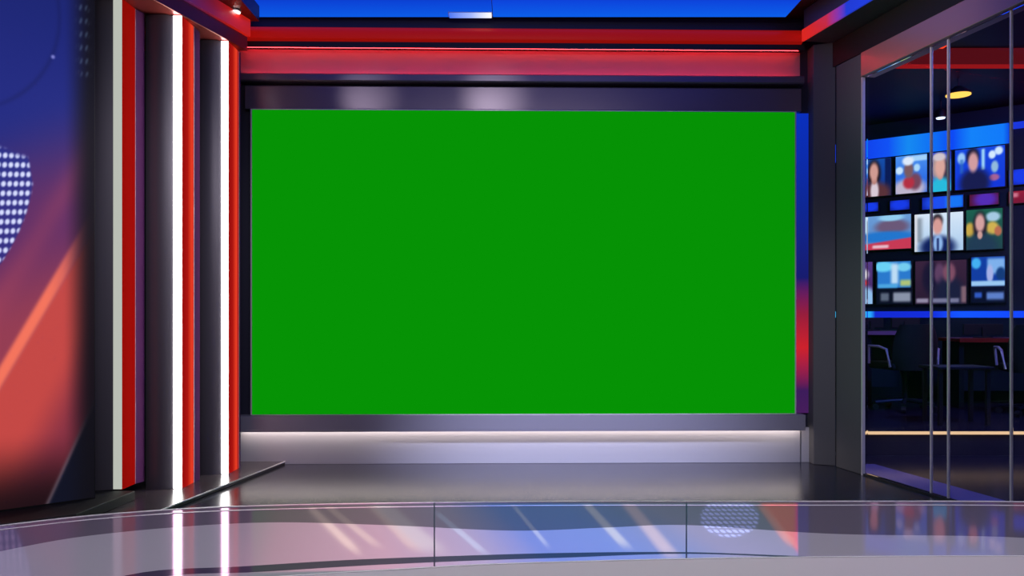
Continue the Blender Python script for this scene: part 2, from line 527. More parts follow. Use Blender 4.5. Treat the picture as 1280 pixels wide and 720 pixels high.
# ------------------------------------------------------------------ left display wall with the map graphic
def map_graphic(U, V):
    # U = 0 far left end, 1 at the column; V = 0 bottom, 1 top.  x, y in graphic units
    x = 120 - (1 - U) * 0.80 / 0.463 * 120
    z = 0.085 + V * 3.22
    y = 395 - (z - 1.1) * 231
    img = np.zeros(U.shape + (3,))
    img[:] = (26, 36, 112)
    img = over(img, sm(y, -60, 150) * 0.6, (36, 44, 140))
    img = over(img, sm(y + 0.45 * x, 150, 290), (96, 44, 100))
    img = over(img, sm(y + 0.5 * x, 300, 430), (148, 60, 82))
    # red field below the orange beam
    line = 475 - 1.72 * x                          # beam centre
    img = over(img, sm(y, line + 6, line + 22), (196, 72, 68))
    img = over(img, sm(x + 0.55 * (y - 470), 62, 130) * 0.8, (120, 44, 66))
    img = over(img, sm(y, 535, 632) * 0.93, (24, 12, 16))
    beam = np.exp(-((y - line) / 15.0) ** 4)
    img = over(img, beam * (1 - sm(x, 55, 118) * 0.7), (244, 116, 92))
    img = over(img, np.exp(-((y - (line - 95)) / 30.0) ** 2) * 0.22, (200, 80, 90))
    # lighter thin diagonal and navy corner at the foot
    l2 = 640 - 2.05 * (x - 55)
    img = over(img, sm(y, l2 - 4, l2 + 8), (16, 18, 34))
    img = over(img, np.exp(-((y - l2) / 6.0) ** 2) * 0.6, (104, 92, 104))
    # globe arc
    img = over(img, np.exp(-((np.hypot(x + 60, y - 20) - 135) / 3.0) ** 2) * 0.35 * sm(-y, -170, -120), (20, 26, 84))
    # dotted continent
    cont = sm(44 - np.abs(y - 232) * 0.16 - x - 0.0026 * np.maximum(y - 240, 0) ** 2, 0, 4) * sm(y, 186 + 0.25 * np.abs(x), 196 + 0.25 * np.abs(x)) * sm(-y, -340, -330)
    img = over(img, cont * 0.75, (34, 46, 140))
    gx = (x + 0.06 * y) / 7.2
    gy = (y + 0.10 * x) / 11.5 + 0.5
    d = np.hypot((gx - np.round(gx)) * 7.2, (gy - np.round(gy)) * 11.5 * 0.8)
    img = over(img, cont * (1 - sm(d, 1.4, 4.0)), (214, 220, 255))
    # faint dotted land at the top right
    land = sm(x, 94, 100) * sm(-x, -118, -112) * sm(-y, -96, -80)
    gx2 = x / 8.5
    gy2 = y / 17.0
    d2 = np.hypot((gx2 - np.round(gx2)) * 8.5, (gy2 - np.round(gy2)) * 17 * 0.7)
    img = over(img, sm(x, 78, 118) * 0.94, (16, 14, 20))
    img = over(img, land * (1 - sm(d2, 1.0, 4.8)) * 0.32 * (0.55 + 0.45 * np.sin(y * 0.35 + x)), (120, 150, 180))
    img = over(img, (1 - sm(np.hypot(x - 67, y - 70), 0.5, 4)) * 0.8, (150, 150, 230))
    return img


pa, pb = Vector((-2.338, 4.478, 0)), Vector((-2.941, 3.952, 0))
mid = (pa + pb) / 2
rot = math.atan2(pa.y - pb.y, pa.x - pb.x)
t = thing('display_wall', 'tall left display wall with a red and blue dotted map graphic', 'screen', (mid.x, mid.y, 0.079), rot)
picture('display', 0.80, 3.10, 150, 560, lambda u, v: map_graphic(u, v * 3.10 / 3.22), t, (0, 0, 0.006))
MB().box(-0.405, 0.405, 0.003, 0.035, 0.0, 3.112).build('housing', M['black'], t)

# ------------------------------------------------------------------ newsroom behind the glass
M['nr_floor'] = mat('newsroom_floor', rgb(40, 36, 52), 0.22, ior=1.6)
M['nr_ceiling'] = mat('newsroom_ceiling', rgb(15, 14, 20), 0.5, spec=0.06)
M['nr_wall'] = mat('newsroom_wall', rgb(20, 22, 42), 0.5)
M['sill'] = mat('threshold_strip', rgb(130, 122, 185), 0.18, ior=1.7)
M['peach_led'] = glow('peach_led', rgb(238, 196, 150), 1.0)
M['riser'] = mat('riser_face', rgb(62, 56, 74), 0.3, metal=0.3)
NZ = 0.18                                          # raised floor level
o = MB().box(2.62, 9.0, 6.325, 11.5, 0.0, NZ).build('floor_raised', M['nr_floor'])
struct(o, 'raised newsroom floor beyond the glass wall', 'floor')
o = MB().box(4.305, 9.0, -0.2, 6.32, -0.12, 0.0).build('floor_newsroom', M['nr_floor'])
struct(o, 'dark lower newsroom floor behind the glass', 'floor')
o = MB().box(2.62, 9.0, 6.30, 6.323, 0.001, 0.168).build('baseboard_riser', M['riser'])
struct(o, 'dark riser face under the newsroom floor edge', 'riser')
o = MB().box(2.62, 8.0, 6.285, 6.324, 0.169, 0.188).build('led_strip', M['peach_led'])
tag(o, 'warm white light strip along the step edge behind the glass', 'light strip')
o = MB().box(0.0, 3.8, 0.055, 0.33, 0.0, 0.006).build('trim_21', M['sill'], **RIGHT)
struct(o, 'lilac threshold strip on the floor behind the glass', 'threshold')
o = MB().box(2.60, 9.0, 3.0, 11.5, 3.36, 3.5).build('ceiling_newsroom', M['nr_ceiling'])
struct(o, 'dark glossy newsroom ceiling', 'ceiling')

WO = (4.16, 9.5)
WR = math.atan2(-0.61, 0.793)
WALL = dict(loc=(WO[0], WO[1], 0), rotz=WR)


def mw(px, py):
    r = (px - 640) / 1000.0
    u = (9.5 * r - 4.16) / (0.793 + 0.61 * r)
    y = 9.5 - 0.61 * u
    return u, CAMZ - (py - 395) / 1000.0 * y


o = MB().box(-2.2, 3.4, 0.0, 0.15, NZ, 3.355).build('wall_newsroom', M['nr_wall'], **WALL)
struct(o, 'dark navy newsroom wall carrying the monitors', 'wall')
M['bluebox'] = ramp_mat('blue_lightbox', 'X', [(0.0, rgb(16, 60, 225)), (0.2, rgb(18, 80, 235)), (0.34, rgb(22, 135, 232)), (0.55, rgb(14, 100, 235)), (0.64, rgb(14, 70, 235)), (0.76, rgb(20, 128, 240)), (0.96, rgb(18, 120, 240)), (1.0, rgb(14, 60, 215))],
                        estr=1.1, base=0, scale=1.5)
o = MB().box(-0.6, 1.49, -0.05, -0.002, 2.955, 3.165).build('light_box', M['bluebox'], **WALL)
tag(o, 'long blue light box above the newsroom monitors', 'light box')
M['bluebox2'] = glow('blue_line_light', rgb(30, 60, 230), 0.9)
o = MB().box(1.52, 3.2, -0.05, -0.002, 3.10, 3.165).build('light_box', M['bluebox2'], **WALL)
tag(o, 'thin blue light line right of the long newsroom light box', 'light box')
M['bluestrip'] = ramp_mat('blue_strip', 'X', [(0.0, rgb(60, 190, 250)), (0.05, rgb(40, 170, 250)), (0.08, rgb(20, 40, 200)), (0.4, rgb(20, 44, 210)), (0.55, rgb(20, 84, 250)), (1.0, rgb(20, 60, 245))], estr=1.1, base=0, scale=1.9)
o = MB().box(-0.6, 3.2, -0.04, -0.002, mw(1170, 397)[1], mw(1170, 389)[1]).build('light_strip', M['bluestrip'], **WALL)
tag(o, 'thin blue light strip below the newsroom monitors', 'light strip')


def blob(img, U, V, cx, cy, rx, ry, col, soft=0.35, a=1.0):
    d = np.hypot((U - cx) / rx, (V - cy) / ry)
    return over(img, (1 - sm(d, 1 - soft, 1 + soft)) * a, col)


def rect(img, U, V, x0, x1, y0, y1, col, s=0.03, a=1.0):
    m = sm(U, x0 - s, x0 + s) * sm(-U, -x1 - s, -x1 + s) * sm(V, y0 - s, y0 + s) * sm(-V, -y1 - s, -y1 + s)
    return over(img, m * a, col)


def base(U, c0, c1=None, V=None):
    img = np.zeros(U.shape + (3,))
    img[:] = c0
    if c1 is not None:
        img = over(img, V, c1)
    return img


def p_brunette(U, V):
    i = base(U, (14, 44, 130), (22, 80, 170), V)
    i = rect(i, U, V, 0.8, 1.0, 0, 1, (10, 26, 84))
    i = blob(i, U, V, 0.42, 0.62, 0.23, 0.36, (34, 18, 22))
    i = blob(i, U, V, 0.42, 0.08, 0.58, 0.30, (92, 50, 56))
    i = blob(i, U, V, 0.44, 0.14, 0.14, 0.28, (224, 206, 214))
    i = blob(i, U, V, 0.43, 0.44, 0.09, 0.12, (190, 130, 120))
    return blob(i, U, V, 0.42, 0.66, 0.15, 0.24, (216, 158, 146))


def p_cap(U, V):
    i = base(U, (30, 90, 220), (80, 150, 240), V)
    i = rect(i, U, V, 0.5, 1.0, 0.84, 0.98, (170, 215, 250))
    i = blob(i, U, V, 0.12, 0.62, 0.12, 0.10, (205, 235, 255))
    i = blob(i, U, V, 0.68, 0.66, 0.10, 0.10, (175, 220, 250))
    i = blob(i, U, V, 0.42, 0.12, 0.55, 0.26, (196, 186, 206))
    i = blob(i, U, V, 0.62, 0.30, 0.2, 0.22, (120, 70, 90))
    i = blob(i, U, V, 0.42, 0.28, 0.18, 0.16, (186, 48, 66))
    i = blob(i, U, V, 0.42, 0.62, 0.15, 0.22, (126, 92, 96))
    return blob(i, U, V, 0.40, 0.86, 0.18, 0.12, (228, 240, 252))


def p_teal(U, V):
    i = base(U, (16, 64, 220), (18, 54, 200), V)
    i = rect(i, U, V, 0.8, 1.0, 0, 0.8, (40, 130, 235))
    i = blob(i, U, V, 0.46, 0.62, 0.40, 0.36, (176, 150, 150))
    i = blob(i, U, V, 0.75, 0.5, 0.16, 0.28, (60, 48, 70))
    i = blob(i, U, V, 0.5, 0.08, 0.55, 0.28, (42, 190, 220))
    i = blob(i, U, V, 0.5, 0.44, 0.14, 0.14, (206, 150, 140))
    i = blob(i, U, V, 0.5, 0.62, 0.24, 0.25, (226, 170, 156))
    return blob(i, U, V, 0.45, 0.88, 0.3, 0.10, (214, 200, 204))


def p_dark_suit(U, V):
    i = base(U, (18, 54, 214), (22, 74, 224), V)
    i = blob(i, U, V, 0.13, 0.78, 0.08, 0.14, (160, 205, 250))
    i = rect(i, U, V, 0.10, 0.17, 0.4, 0.75, (50, 110, 190), a=0.7)
    i = rect(i, U, V, 0.54, 0.60, 0.45, 0.96, (170, 225, 250))
    i = blob(i, U, V, 0.75, 0.80, 0.07, 0.10, (220, 240, 255))
    i = blob(i, U, V, 0.88, 0.88, 0.08, 0.10, (215, 236, 255))
    i = blob(i, U, V, 0.80, 0.50, 0.07, 0.14, (150, 190, 220))
    i = blob(i, U, V, 0.79, 0.24, 0.10, 0.08, (170, 100, 150))
    i = blob(i, U, V, 0.36, 0.80, 0.13, 0.22, (30, 26, 50))
    i = blob(i, U, V, 0.40, 0.14, 0.30, 0.36, (24, 28, 78))
    return blob(i, U, V, 0.37, 0.66, 0.10, 0.24, (218, 160, 160))


def p_studio(U, V):
    i = base(U, (90, 130, 190), (110, 160, 215), V)
    i = rect(i, U, V, 0, 0.12, 0.45, 1, (190, 225, 250))
    i = blob(i, U, V, 0.62, 0.66, 0.34, 0.22, (110, 90, 120))
    i = blob(i, U, V, 0.6, 0.93, 0.25, 0.1, (150, 210, 240))
    i = blob(i, U, V, 0.5, 0.36, 0.62, 0.17, (36, 120, 205))
    i = over(i, sm(-(V - 0.16 * U), -0.19, -0.13), (206, 58, 84))
    return rect(i, U, V, 0.22, 0.55, 0.04, 0.13, (238, 190, 200), 0.03)


def p_tie(U, V):
    i = base(U, (176, 208, 236), (222, 236, 248), V)
    i = rect(i, U, V, 0.0, 0.16, 0.25, 0.9, (120, 130, 140), 0.06, 0.7)
    i = rect(i, U, V, 0.0, 0.06, 0, 1, (226, 226, 230))
    i = blob(i, U, V, 0.48, 0.10, 0.36, 0.30, (18, 34, 92))
    i = blob(i, U, V, 0.49, 0.20, 0.10, 0.24, (150, 190, 238))
    i = rect(i, U, V, 0.465, 0.51, 0.0, 0.34, (26, 40, 100), 0.02)
    i = blob(i, U, V, 0.48, 0.80, 0.11, 0.18, (36, 30, 38))
    return blob(i, U, V, 0.48, 0.66, 0.10, 0.22, (222, 160, 150))


def p_flowers(U, V):
    i = base(U, (34, 70, 74), (28, 96, 76), V)
    i = blob(i, U, V, 0.74, 0.80, 0.20, 0.12, (170, 205, 225))
    i = blob(i, U, V, 0.10, 0.50, 0.14, 0.18, (206, 170, 70))
    i = blob(i, U, V, 0.72, 0.52, 0.18, 0.16, (214, 180, 80))
    i = blob(i, U, V, 0.88, 0.44, 0.10, 0.12, (190, 110, 80))
    i = blob(i, U, V, 0.38, 0.58, 0.19, 0.36, (40, 28, 38))
    i = blob(i, U, V, 0.42, 0.06, 0.44, 0.34, (34, 60, 82))
    i = blob(i, U, V, 0.38, 0.36, 0.07, 0.10, (210, 160, 150))
    return blob(i, U, V, 0.38, 0.66, 0.13, 0.22, (220, 165, 160))


def p_redwhite(U, V):
    i = base(U, (70, 36, 90), (86, 60, 130), V)
    i = blob(i, U, V, 0.25, 0.70, 0.5, 0.16, (240, 236, 240))
    i = blob(i, U, V, 0.2, 0.50, 0.5, 0.1, (220, 60, 60))
    i = blob(i, U, V, 0.6, 0.12, 0.6, 0.28, (150, 195, 235))
    return i


def p_sky(U, V):
    i = base(U, (8, 12, 30))
    i = rect(i, U, V, 0.03, 0.97, 0.38, 1.0, (44, 124, 205), 0.02)
    i = blob(i, U, V, 0.2, 0.88, 0.3, 0.12, (110, 215, 245))
    i = blob(i, U, V, 0.78, 0.86, 0.2, 0.1, (120, 210, 240))
    i = rect(i, U, V, 0.42, 0.62, 0.46, 0.95, (195, 225, 245), 0.07)
    i = rect(i, U, V, 0.05, 0.6, 0.38, 0.47, (80, 170, 225), 0.04)
    i = rect(i, U, V, 0.68, 0.97, 0.42, 0.56, (180, 200, 120), 0.05)
    i = rect(i, U, V, 0.12, 0.36, 0.07, 0.26, (92, 102, 120), 0.05)
    return rect(i, U, V, 0.48, 0.97, 0.05, 0.27, (142, 150, 168), 0.05)


def p_dim(U, V):
    i = base(U, (42, 26, 48), (58, 34, 58), V)
    i = blob(i, U, V, 0.3, 0.6, 0.16, 0.36, (26, 20, 48))
    i = blob(i, U, V, 0.48, 0.7, 0.10, 0.24, (96, 64, 96))
    i = blob(i, U, V, 0.67, 0.22, 0.28, 0.42, (26, 30, 58))
    i = blob(i, U, V, 0.67, 0.72, 0.12, 0.22, (128, 78, 98))
    i = rect(i, U, V, 0.02, 0.26, 0.03, 0.13, (150, 140, 165), 0.03)
    i = rect(i, U, V, 0.32, 0.86, 0.03, 0.13, (120, 120, 150), 0.03)
    return rect(i, U, V, 0.90, 1.0, 0.03, 0.4, (130, 100, 110), 0.04)


def p_news(U, V):
    i = base(U, (8, 14, 40))
    i = rect(i, U, V, 0.0, 1.0, 0.36, 1.0, (18, 62, 160), 0.02)
    i = blob(i, U, V, 0.15, 0.86, 0.14, 0.12, (70, 180, 240))
    i = rect(i, U, V, 0.48, 1.0, 0.62, 0.96, (130, 180, 235), 0.06)
    i = blob(i, U, V, 0.88, 0.62, 0.14, 0.14, (20, 60, 120))
    i = blob(i, U, V, 0.56, 0.62, 0.1, 0.2, (170, 180, 230))
    i = rect(i, U, V, 0.0, 1.0, 0.36, 0.47, (160, 205, 240), 0.03)
    i = rect(i, U, V, 0.10, 0.32, 0.10, 0.22, (50, 90, 190), 0.04)
    return rect(i, U, V, 0.46, 0.97, 0.06, 0.22, (96, 130, 200), 0.05)


def p_red(U, V):
    i = base(U, (120, 20, 48), (150, 26, 50), V)
    return rect(i, U, V, 0.12, 0.34, 0.5, 0.85, (210, 120, 140), 0.08)


def p_ticker_blue(U, V):
    return blob(base(U, (14, 22, 120)), U, V, 0.5, 0.55, 0.55, 0.6, (24, 60, 232), 0.5)


def p_ticker_sky(U, V):
    i = blob(base(U, (14, 30, 150)), U, V, 0.45, 0.5, 0.4, 0.7, (30, 80, 240), 0.5)
    return rect(i, U, V, 0.58, 1.0, 0, 1, (24, 120, 245), 0.06)


def p_ticker_violet(U, V):
    i = base(U, (84, 18, 52))
    return blob(i, U, V, 0.55, 0.5, 0.4, 0.7, (86, 44, 180), 0.5)


def monitor(x0, x1, y0, y1, fn, label, group, name='video_monitor', cat='monitor', res=34, bez=0.012, st=1.0):
    u0 = mw(x0, (y0 + y1) / 2)[0]
    u1 = mw(x1, (y0 + y1) / 2)[0]
    xm = (x0 + x1) / 2
    z0 = mw(xm, y1)[1]
    z1 = mw(xm, y0)[1]
    z1 = min(z1, 2.934)
    uc = (u0 + u1) / 2
    w, h = u1 - u0, z1 - z0
    t = thing(name, label, cat, (WO[0] + 0.793 * uc, WO[1] - 0.61 * uc, z0), WR, group)
    MB().box(-w / 2 - bez, w / 2 + bez, -0.048, -0.002, -bez, h + bez).build('housing', M['black'], t, bevel=0.004)
    nz = max(6, int(res * h / w)) if h < w * 3 else 60
    picture('screen', w, h, res, nz, fn, t, (0, -0.050, 0), st)
    return t


G1, G2, G3, G4 = 'monitors in the top newsroom row', 'monitors in the middle newsroom row', 'monitors in the bottom newsroom row', 'small ticker displays between monitor rows'
monitor(1079, 1115, 195, 246, p_brunette, 'newsroom monitor with a dark-haired person in a brown jacket', G1)
monitor(1121, 1160, 191, 242, p_cap, 'newsroom monitor with a person in a pale cap and red scarf', G1)
monitor(1163, 1190, 189, 240, p_teal, 'newsroom monitor with a grey-blond person in a teal top', G1)
monitor(1195, 1257, 183, 236, p_dark_suit, 'newsroom monitor with a person in dark clothes and white lights behind', G1, res=50)
monitor(1079, 1140, 270, 312, p_studio, 'newsroom monitor with a blue scene over a red caption bar', G2, res=50)
monitor(1144.5, 1205, 267, 314, p_tie, 'newsroom monitor with a person in navy suit and tie on white', G2, res=50)
monitor(1209, 1254, 262, 312, p_flowers, 'newsroom monitor with a person before green leaves and yellow flowers', G2, res=44)
monitor(1072, 1092, 328, 380, p_redwhite, 'newsroom monitor cut by the glass edge with red and white shapes', G3)
monitor(1097, 1141, 327, 380, p_sky, 'newsroom monitor with a sky blue picture above two grey tiles', G3, res=50)
monitor(1145.5, 1209, 326, 380, p_dim, 'newsroom monitor with a dim mauve picture of two people', G3, res=50)
monitor(1215, 1257, 321, 378, p_news, 'newsroom monitor with a white caption line across blue', G3, res=50)
monitor(1082, 1099, 254, 265, p_ticker_blue, 'deep blue ticker display below the brown jacket person', G4, 'ticker_display', 'display', 14, 0.008)
monitor(1114, 1138, 251, 263, p_ticker_blue, 'bright blue ticker display below the pale cap person', G4, 'ticker_display', 'display', 14, 0.008)
monitor(1154, 1205, 246, 261, p_ticker_sky, 'two-tone blue ticker display below the teal top person', G4, 'ticker_display', 'display', 24, 0.008)
monitor(1213, 1249, 243, 257, p_ticker_violet, 'violet and red ticker display below the dark clothes person', G4, 'ticker_display', 'display', 20, 0.008)
monitor(1262, 1296, 239, 254, p_red, 'red display at the right frame edge beyond the last mullion', G4, 'ticker_display', 'display', 20, 0.008)
monitor(1262, 1296, 212, 231, p_ticker_blue, 'blue display above the red one at the right frame edge', G4, 'ticker_display', 'display', 20, 0.008)

# newsroom ceiling lights, with added glow sheet and fill
M['red_line'] = glow('red_line_light', (1.0, 0.06, 0.02, 1), 1.1)
M['dim_red'] = glow('dim_red_line_light', rgb(150, 22, 26), 1.0)
o = MB().box(3.25, 3.62, 6.66, 6.72, 3.345, 3.358).build('light_strip', M['red_line'])
tag(o, 'short bright orange-red light strip on the newsroom ceiling', 'light strip', 'red ceiling strips')
o = MB().box(3.25, 6.2, 7.17, 7.26, 3.345, 3.358).build('light_strip', M['dim_red'])
tag(o, 'long dim red light strip across the newsroom ceiling', 'light strip', 'red ceiling strips')
M['red_panel'] = glow('red_ceiling_glow', rgb(84, 14, 22), 1.0)  # glowing sheet stands in for red light on the ceiling
o = MB().box(3.25, 6.2, 6.74, 7.15, 3.349, 3.358).build('ceiling_light_panel', M['red_panel'])
tag(o, 'wide dim red glow on the newsroom ceiling, added as an emissive sheet', 'light panel')
lamp('newsroom_red_fill', 'AREA', (6.2, 6.9, 2.4), (4.6, 7.0, 3.4), 22, (1.0, 0.04, 0.05), 1.2, 0.3)  # unseen fill added to redden the ceiling
lamp('newsroom_blue_fill', 'AREA', (4.6, 5.2, 3.3), (4.3, 7.8, 0.3), 110, (0.12, 0.2, 1.0), 1.2, 0.5)  # blue fill added out of view to lift the newsroom

M['amber'] = glow('amber_lens', rgb(255, 196, 84), 1.5)
M['cold'] = glow('cold_lens', rgb(220, 235, 255), 2.0)
a = at(1198, 118, 7.6)
t = thing('pendant_lamp', 'round amber pendant lamp hanging in the newsroom', 'pendant lamp', a)
MB().lathe([(0.03, 0.075), (0.05, 0.06), (0.112, 0.014), (0.116, 0.0), (0.112, 0.0)][::-1], n=32).build('shade', M['black'], t, smooth=True)
MB().lathe([(0.108, -0.010), (0.108, -0.002)], n=32).build('lens', M['amber'], t)
MB().tube([(0, 0, 0.07), (0, 0, 3.358 - a[2])], 0.008, 8).build('stem', M['black'], t)
a = at(1176, 147, 8.4)
t = thing('spot_lamp', 'small cold white spot lamp under the newsroom ceiling', 'spot lamp', a)
MB().lathe([(0.04, 0.0), (0.05, 0.01), (0.05, 0.06), (0.03, 0.09)], n=24).build('shade', M['black'], t, smooth=True)
MB().lathe([(0.040, -0.012), (0.045, -0.002)], n=24).build('lens', M['cold'], t)
MB().tube([(0, 0, 0.085), (0, 0, 3.358 - a[2])], 0.008, 8).build('stem', M['black'], t)

# newsroom furniture
M['wood'] = mat('dark_red_worktop', rgb(140, 26, 22), 0.4)
M['fabric'] = mat('black_fabric', rgb(15, 14, 18), 0.75)
M['leg'] = mat('dark_blue_metal', rgb(28, 28, 46), 0.4, metal=0.5)
M['mauveedge'] = mat('mauve_edge', rgb(150, 110, 140), 0.4)


def desk_unit(name, label, x0, x1, y0, y1, h, top, edge):
    t = thing(name, label, 'desk', ((x0 + x1) / 2, (y0 + y1) / 2, NZ))
    w, d = (x1 - x0) / 2, (y1 - y0) / 2
    MB().box(-w, w, -d, d, h - 0.035, h).build('worktop', top, t, bevel=0.006)
    MB().box(-w, w, -d - 0.008, -d - 0.001, h - 0.04, h).build('front_edge', edge, t)
    MB().box(-w + 0.12, w - 0.12, d - 0.06, d - 0.04, 0.15, h - 0.036).build('modesty_panel', M['nr_wall'], t)
    for sx in (-1, 1):
        MB().box(sx * (w - 0.05) - 0.025, sx * (w - 0.05) + 0.025, -d + 0.05, d - 0.03, 0, h - 0.036).build('leg_panel', M['leg'], t, bevel=0.005)
    return t


desk_unit('control_desk', 'control desk with a pale mauve front edge behind the black armchair', 3.66, 4.33, 8.25, 8.75, 0.765, M['black'], M['mauveedge'])
desk_unit('control_desk', 'long control desk with a dark red top, right of the mullion pair', 4.42, 5.6, 7.9, 8.3, 0.70, M['wood'], M['wood'])


def desk_monitor(label, x, y, z, w, h):
    t = thing('desk_monitor', label, 'monitor', (x, y, z), group='black monitors on the control desks')
    MB().box(-w / 2, w / 2, -0.014, 0.014, 0.03, 0.03 + h).build('housing', M['black'], t, bevel=0.005)
    MB().box(-w / 2 + 0.012, w / 2 - 0.012, 0.0142, 0.016, 0.042, 0.02 + h).build('screen', M['nr_wall'], t)
    MB().box(-0.02, 0.02, -0.03, -0.015, 0.012, 0.10).build('neck', M['black'], t)
    MB().lathe([(0.09, 0.0), (0.09, 0.008), (0.03, 0.014)], n=20).build('foot', M['black'], t, smooth=True)
    return t


desk_monitor('black desk monitor left of the black armchair', 3.80, 8.46, NZ + 0.765, 0.25, 0.105)
desk_monitor('black desk monitor behind the right arm of the black armchair', 4.16, 8.46, NZ + 0.765, 0.30, 0.105)
desk_monitor('wide black desk monitor on the long dark red control desk', 4.78, 8.12, NZ + 0.70, 0.40, 0.11)


def armchair(label, x, y, rz):
    t = thing('office_chair', label, 'chair', (x, y, NZ), rz, 'office chairs in the newsroom')
    n = 14
    prof = []
    back = MB()
    vs_, fs_ = [], []
    rows = 10
    for j in range(rows + 1):
        v = j / rows
        half = 0.235 * (1 - 0.28 * max(0, v - 0.55) ** 1.5 / 0.45 ** 1.5) * (0.86 + 0.14 * min(1, v * 4))
        zz = 0.40 + 0.44 * v
        for side in (0, 1):
            for i in range(n + 1):
                s = -1 + 2 * i / n
                if side:
                    s = -s
                yy = -0.20 - 0.05 * v + 0.07 * s * s + (0.035 if not side else -0.035) * math.sqrt(max(0.05, 1 - s ** 4))
                vs_.append((half * s, yy, zz))
    m = 2 * (n + 1)
    for j in range(rows):
        for i in range(m):
            fs_.append((j * m + i, j * m + (i + 1) % m, (j + 1) * m + (i + 1) % m, (j + 1) * m + i))
    fs_.append(tuple(range(m))[::-1])
    fs_.append(tuple(range(rows * m, rows * m + m)))
    back.add(vs_, fs_).build('backrest', M['fabric'], t, smooth=True)
    MB().box(-0.235, 0.235, -0.155, 0.25, 0.40, 0.475).build('seat', M['fabric'], t, bevel=0.025)
    for s in (-1, 1):
        MB().tube([(s * 0.25, -0.14, 0.43), (s * 0.275, -0.12, 0.60), (s * 0.275, 0.0, 0.625), (s * 0.275, 0.17, 0.625), (s * 0.25, 0.2, 0.45)], 0.013, 8).build('armrest', M['pale'], t, smooth=True)
    MB().lathe([(0.025, 0.09), (0.025, 0.30), (0.05, 0.39), (0.08, 0.398)], n=16).build('gas_lift', M['leg'], t, smooth=True)
    for k in range(5):
        a = 2 * PI * k / 5 + 0.3
        c, s = math.cos(a), math.sin(a)
        lg = MB().tube([(0.02 * c, 0.02 * s, 0.10), (0.27 * c, 0.27 * s, 0.075)], 0.018, 8).build('leg', M['leg'], t)
        MB().tube([(0.27 * c - 0.02 * s, 0.27 * s + 0.02 * c, 0.030), (0.27 * c + 0.02 * s, 0.27 * s - 0.02 * c, 0.030)], 0.030, 12).build('caster', M['black'], lg)
    return t


armchair('black office armchair in the newsroom beside the left mullion', 3.84, 7.82, 0.15)
armchair('black office armchair at the right frame edge behind the last mullion', 4.83, 7.42, -0.35)

t = thing('side_table', 'dark slim side table standing near the newsroom step', 'table', (3.80, 6.85, NZ))
MB().box(-0.24, 0.24, -0.16, 0.16, 0.47, 0.495).build('tabletop', M['leg'], t, bevel=0.006)
for sx, sy in ((-1, -1), (-1, 1), (1, -1), (1, 1)):
    MB().box(sx * 0.2 - 0.016, sx * 0.2 + 0.016, sy * 0.125 - 0.016, sy * 0.125 + 0.016, 0, 0.469).build('leg', M['leg'], t, bevel=0.003)

# ------------------------------------------------------------------ news desk in the foreground
DZ = 0.74


def dk(px, py):
    y = (CAMZ - DZ) * 1000.0 / (py - 395)
    return ((px - 640) / 1000.0 * y, y)


def smooth_curve(pts, n=60):
    """Catmull-Rom through pts"""
    P = [pts[0]] + list(pts) + [pts[-1]]
    out = []
    segs = len(pts) - 1
    per = max(2, n // segs)
    for i in range(segs):
        p0, p1, p2, p3 = [np.array(q, float) for q in P[i:i + 4]]
        for k in range(per):
            t_ = k / per
            q = 0.5 * (2 * p1 + (p2 - p0) * t_ + (2 * p0 - 5 * p1 + 4 * p2 - p3) * t_ ** 2 + (3 * p1 - p0 - 3 * p2 + p3) * t_ ** 3)
            out.append((float(q[0]), float(q[1])))
    out.append(tuple(pts[-1]))
    return out


far = smooth_curve([(-1.36, 0.80), (-1.20, 1.08), (-1.02, 1.27), dk(0, 658), dk(140, 643), dk(320, 633), dk(640, 628), dk(960, 627.5), dk(1280, 628), (1.22, 1.50), (1.45, 1.36), (1.62, 1.10)], 110)
near = smooth_curve([(-1.02, 0.52), (-0.86, 0.76), (-0.63, 0.97), (-0.363, 1.062), dk(505, 720), dk(640, 713), dk(860, 707), dk(1040, 704.5), dk(1280, 703.5), (0.98, 1.15), (1.16, 1.07), (1.30, 0.86)], 110)


def strip_poly(a, b):
    return list(a) + list(b)[::-1]


def offset(curve, d):
    out = []
    for i, p in enumerate(curve):
        a = np.array(curve[max(i - 1, 0)])
        b = np.array(curve[min(i + 1, len(curve) - 1)])
        t_ = (b - a) / np.linalg.norm(b - a)
        out.append((p[0] + t_[1] * d, p[1] - t_[0] * d))      # d > 0: towards the presenter
    return out


def ribbon(a, b, z0, z1):
    """solid strip between two curves with as many points each"""
    n = len(a)
    vs_ = []
    for k in range(n):
        vs_ += [(a[k][0], a[k][1], z0), (b[k][0], b[k][1], z0), (b[k][0], b[k][1], z1), (a[k][0], a[k][1], z1)]
    fs_ = [(0, 1, 2, 3), ((n - 1) * 4 + 3, (n - 1) * 4 + 2, (n - 1) * 4 + 1, (n - 1) * 4)]
    for k in range(n - 1):
        i, j = k * 4, k * 4 + 4
        for q in range(4):
            fs_.append((i + q, j + q, j + (q + 1) % 4, i + (q + 1) % 4))
    m = MB()
    m.add(vs_, fs_)
    return m


def resample(c, n=90):
    c = np.array(c)
    d = np.r_[0, np.cumsum(np.hypot(*np.diff(c, axis=0).T))]
    s = np.linspace(0, d[-1], n)
    return [(float(np.interp(v, d, c[:, 0])), float(np.interp(v, d, c[:, 1]))) for v in s]


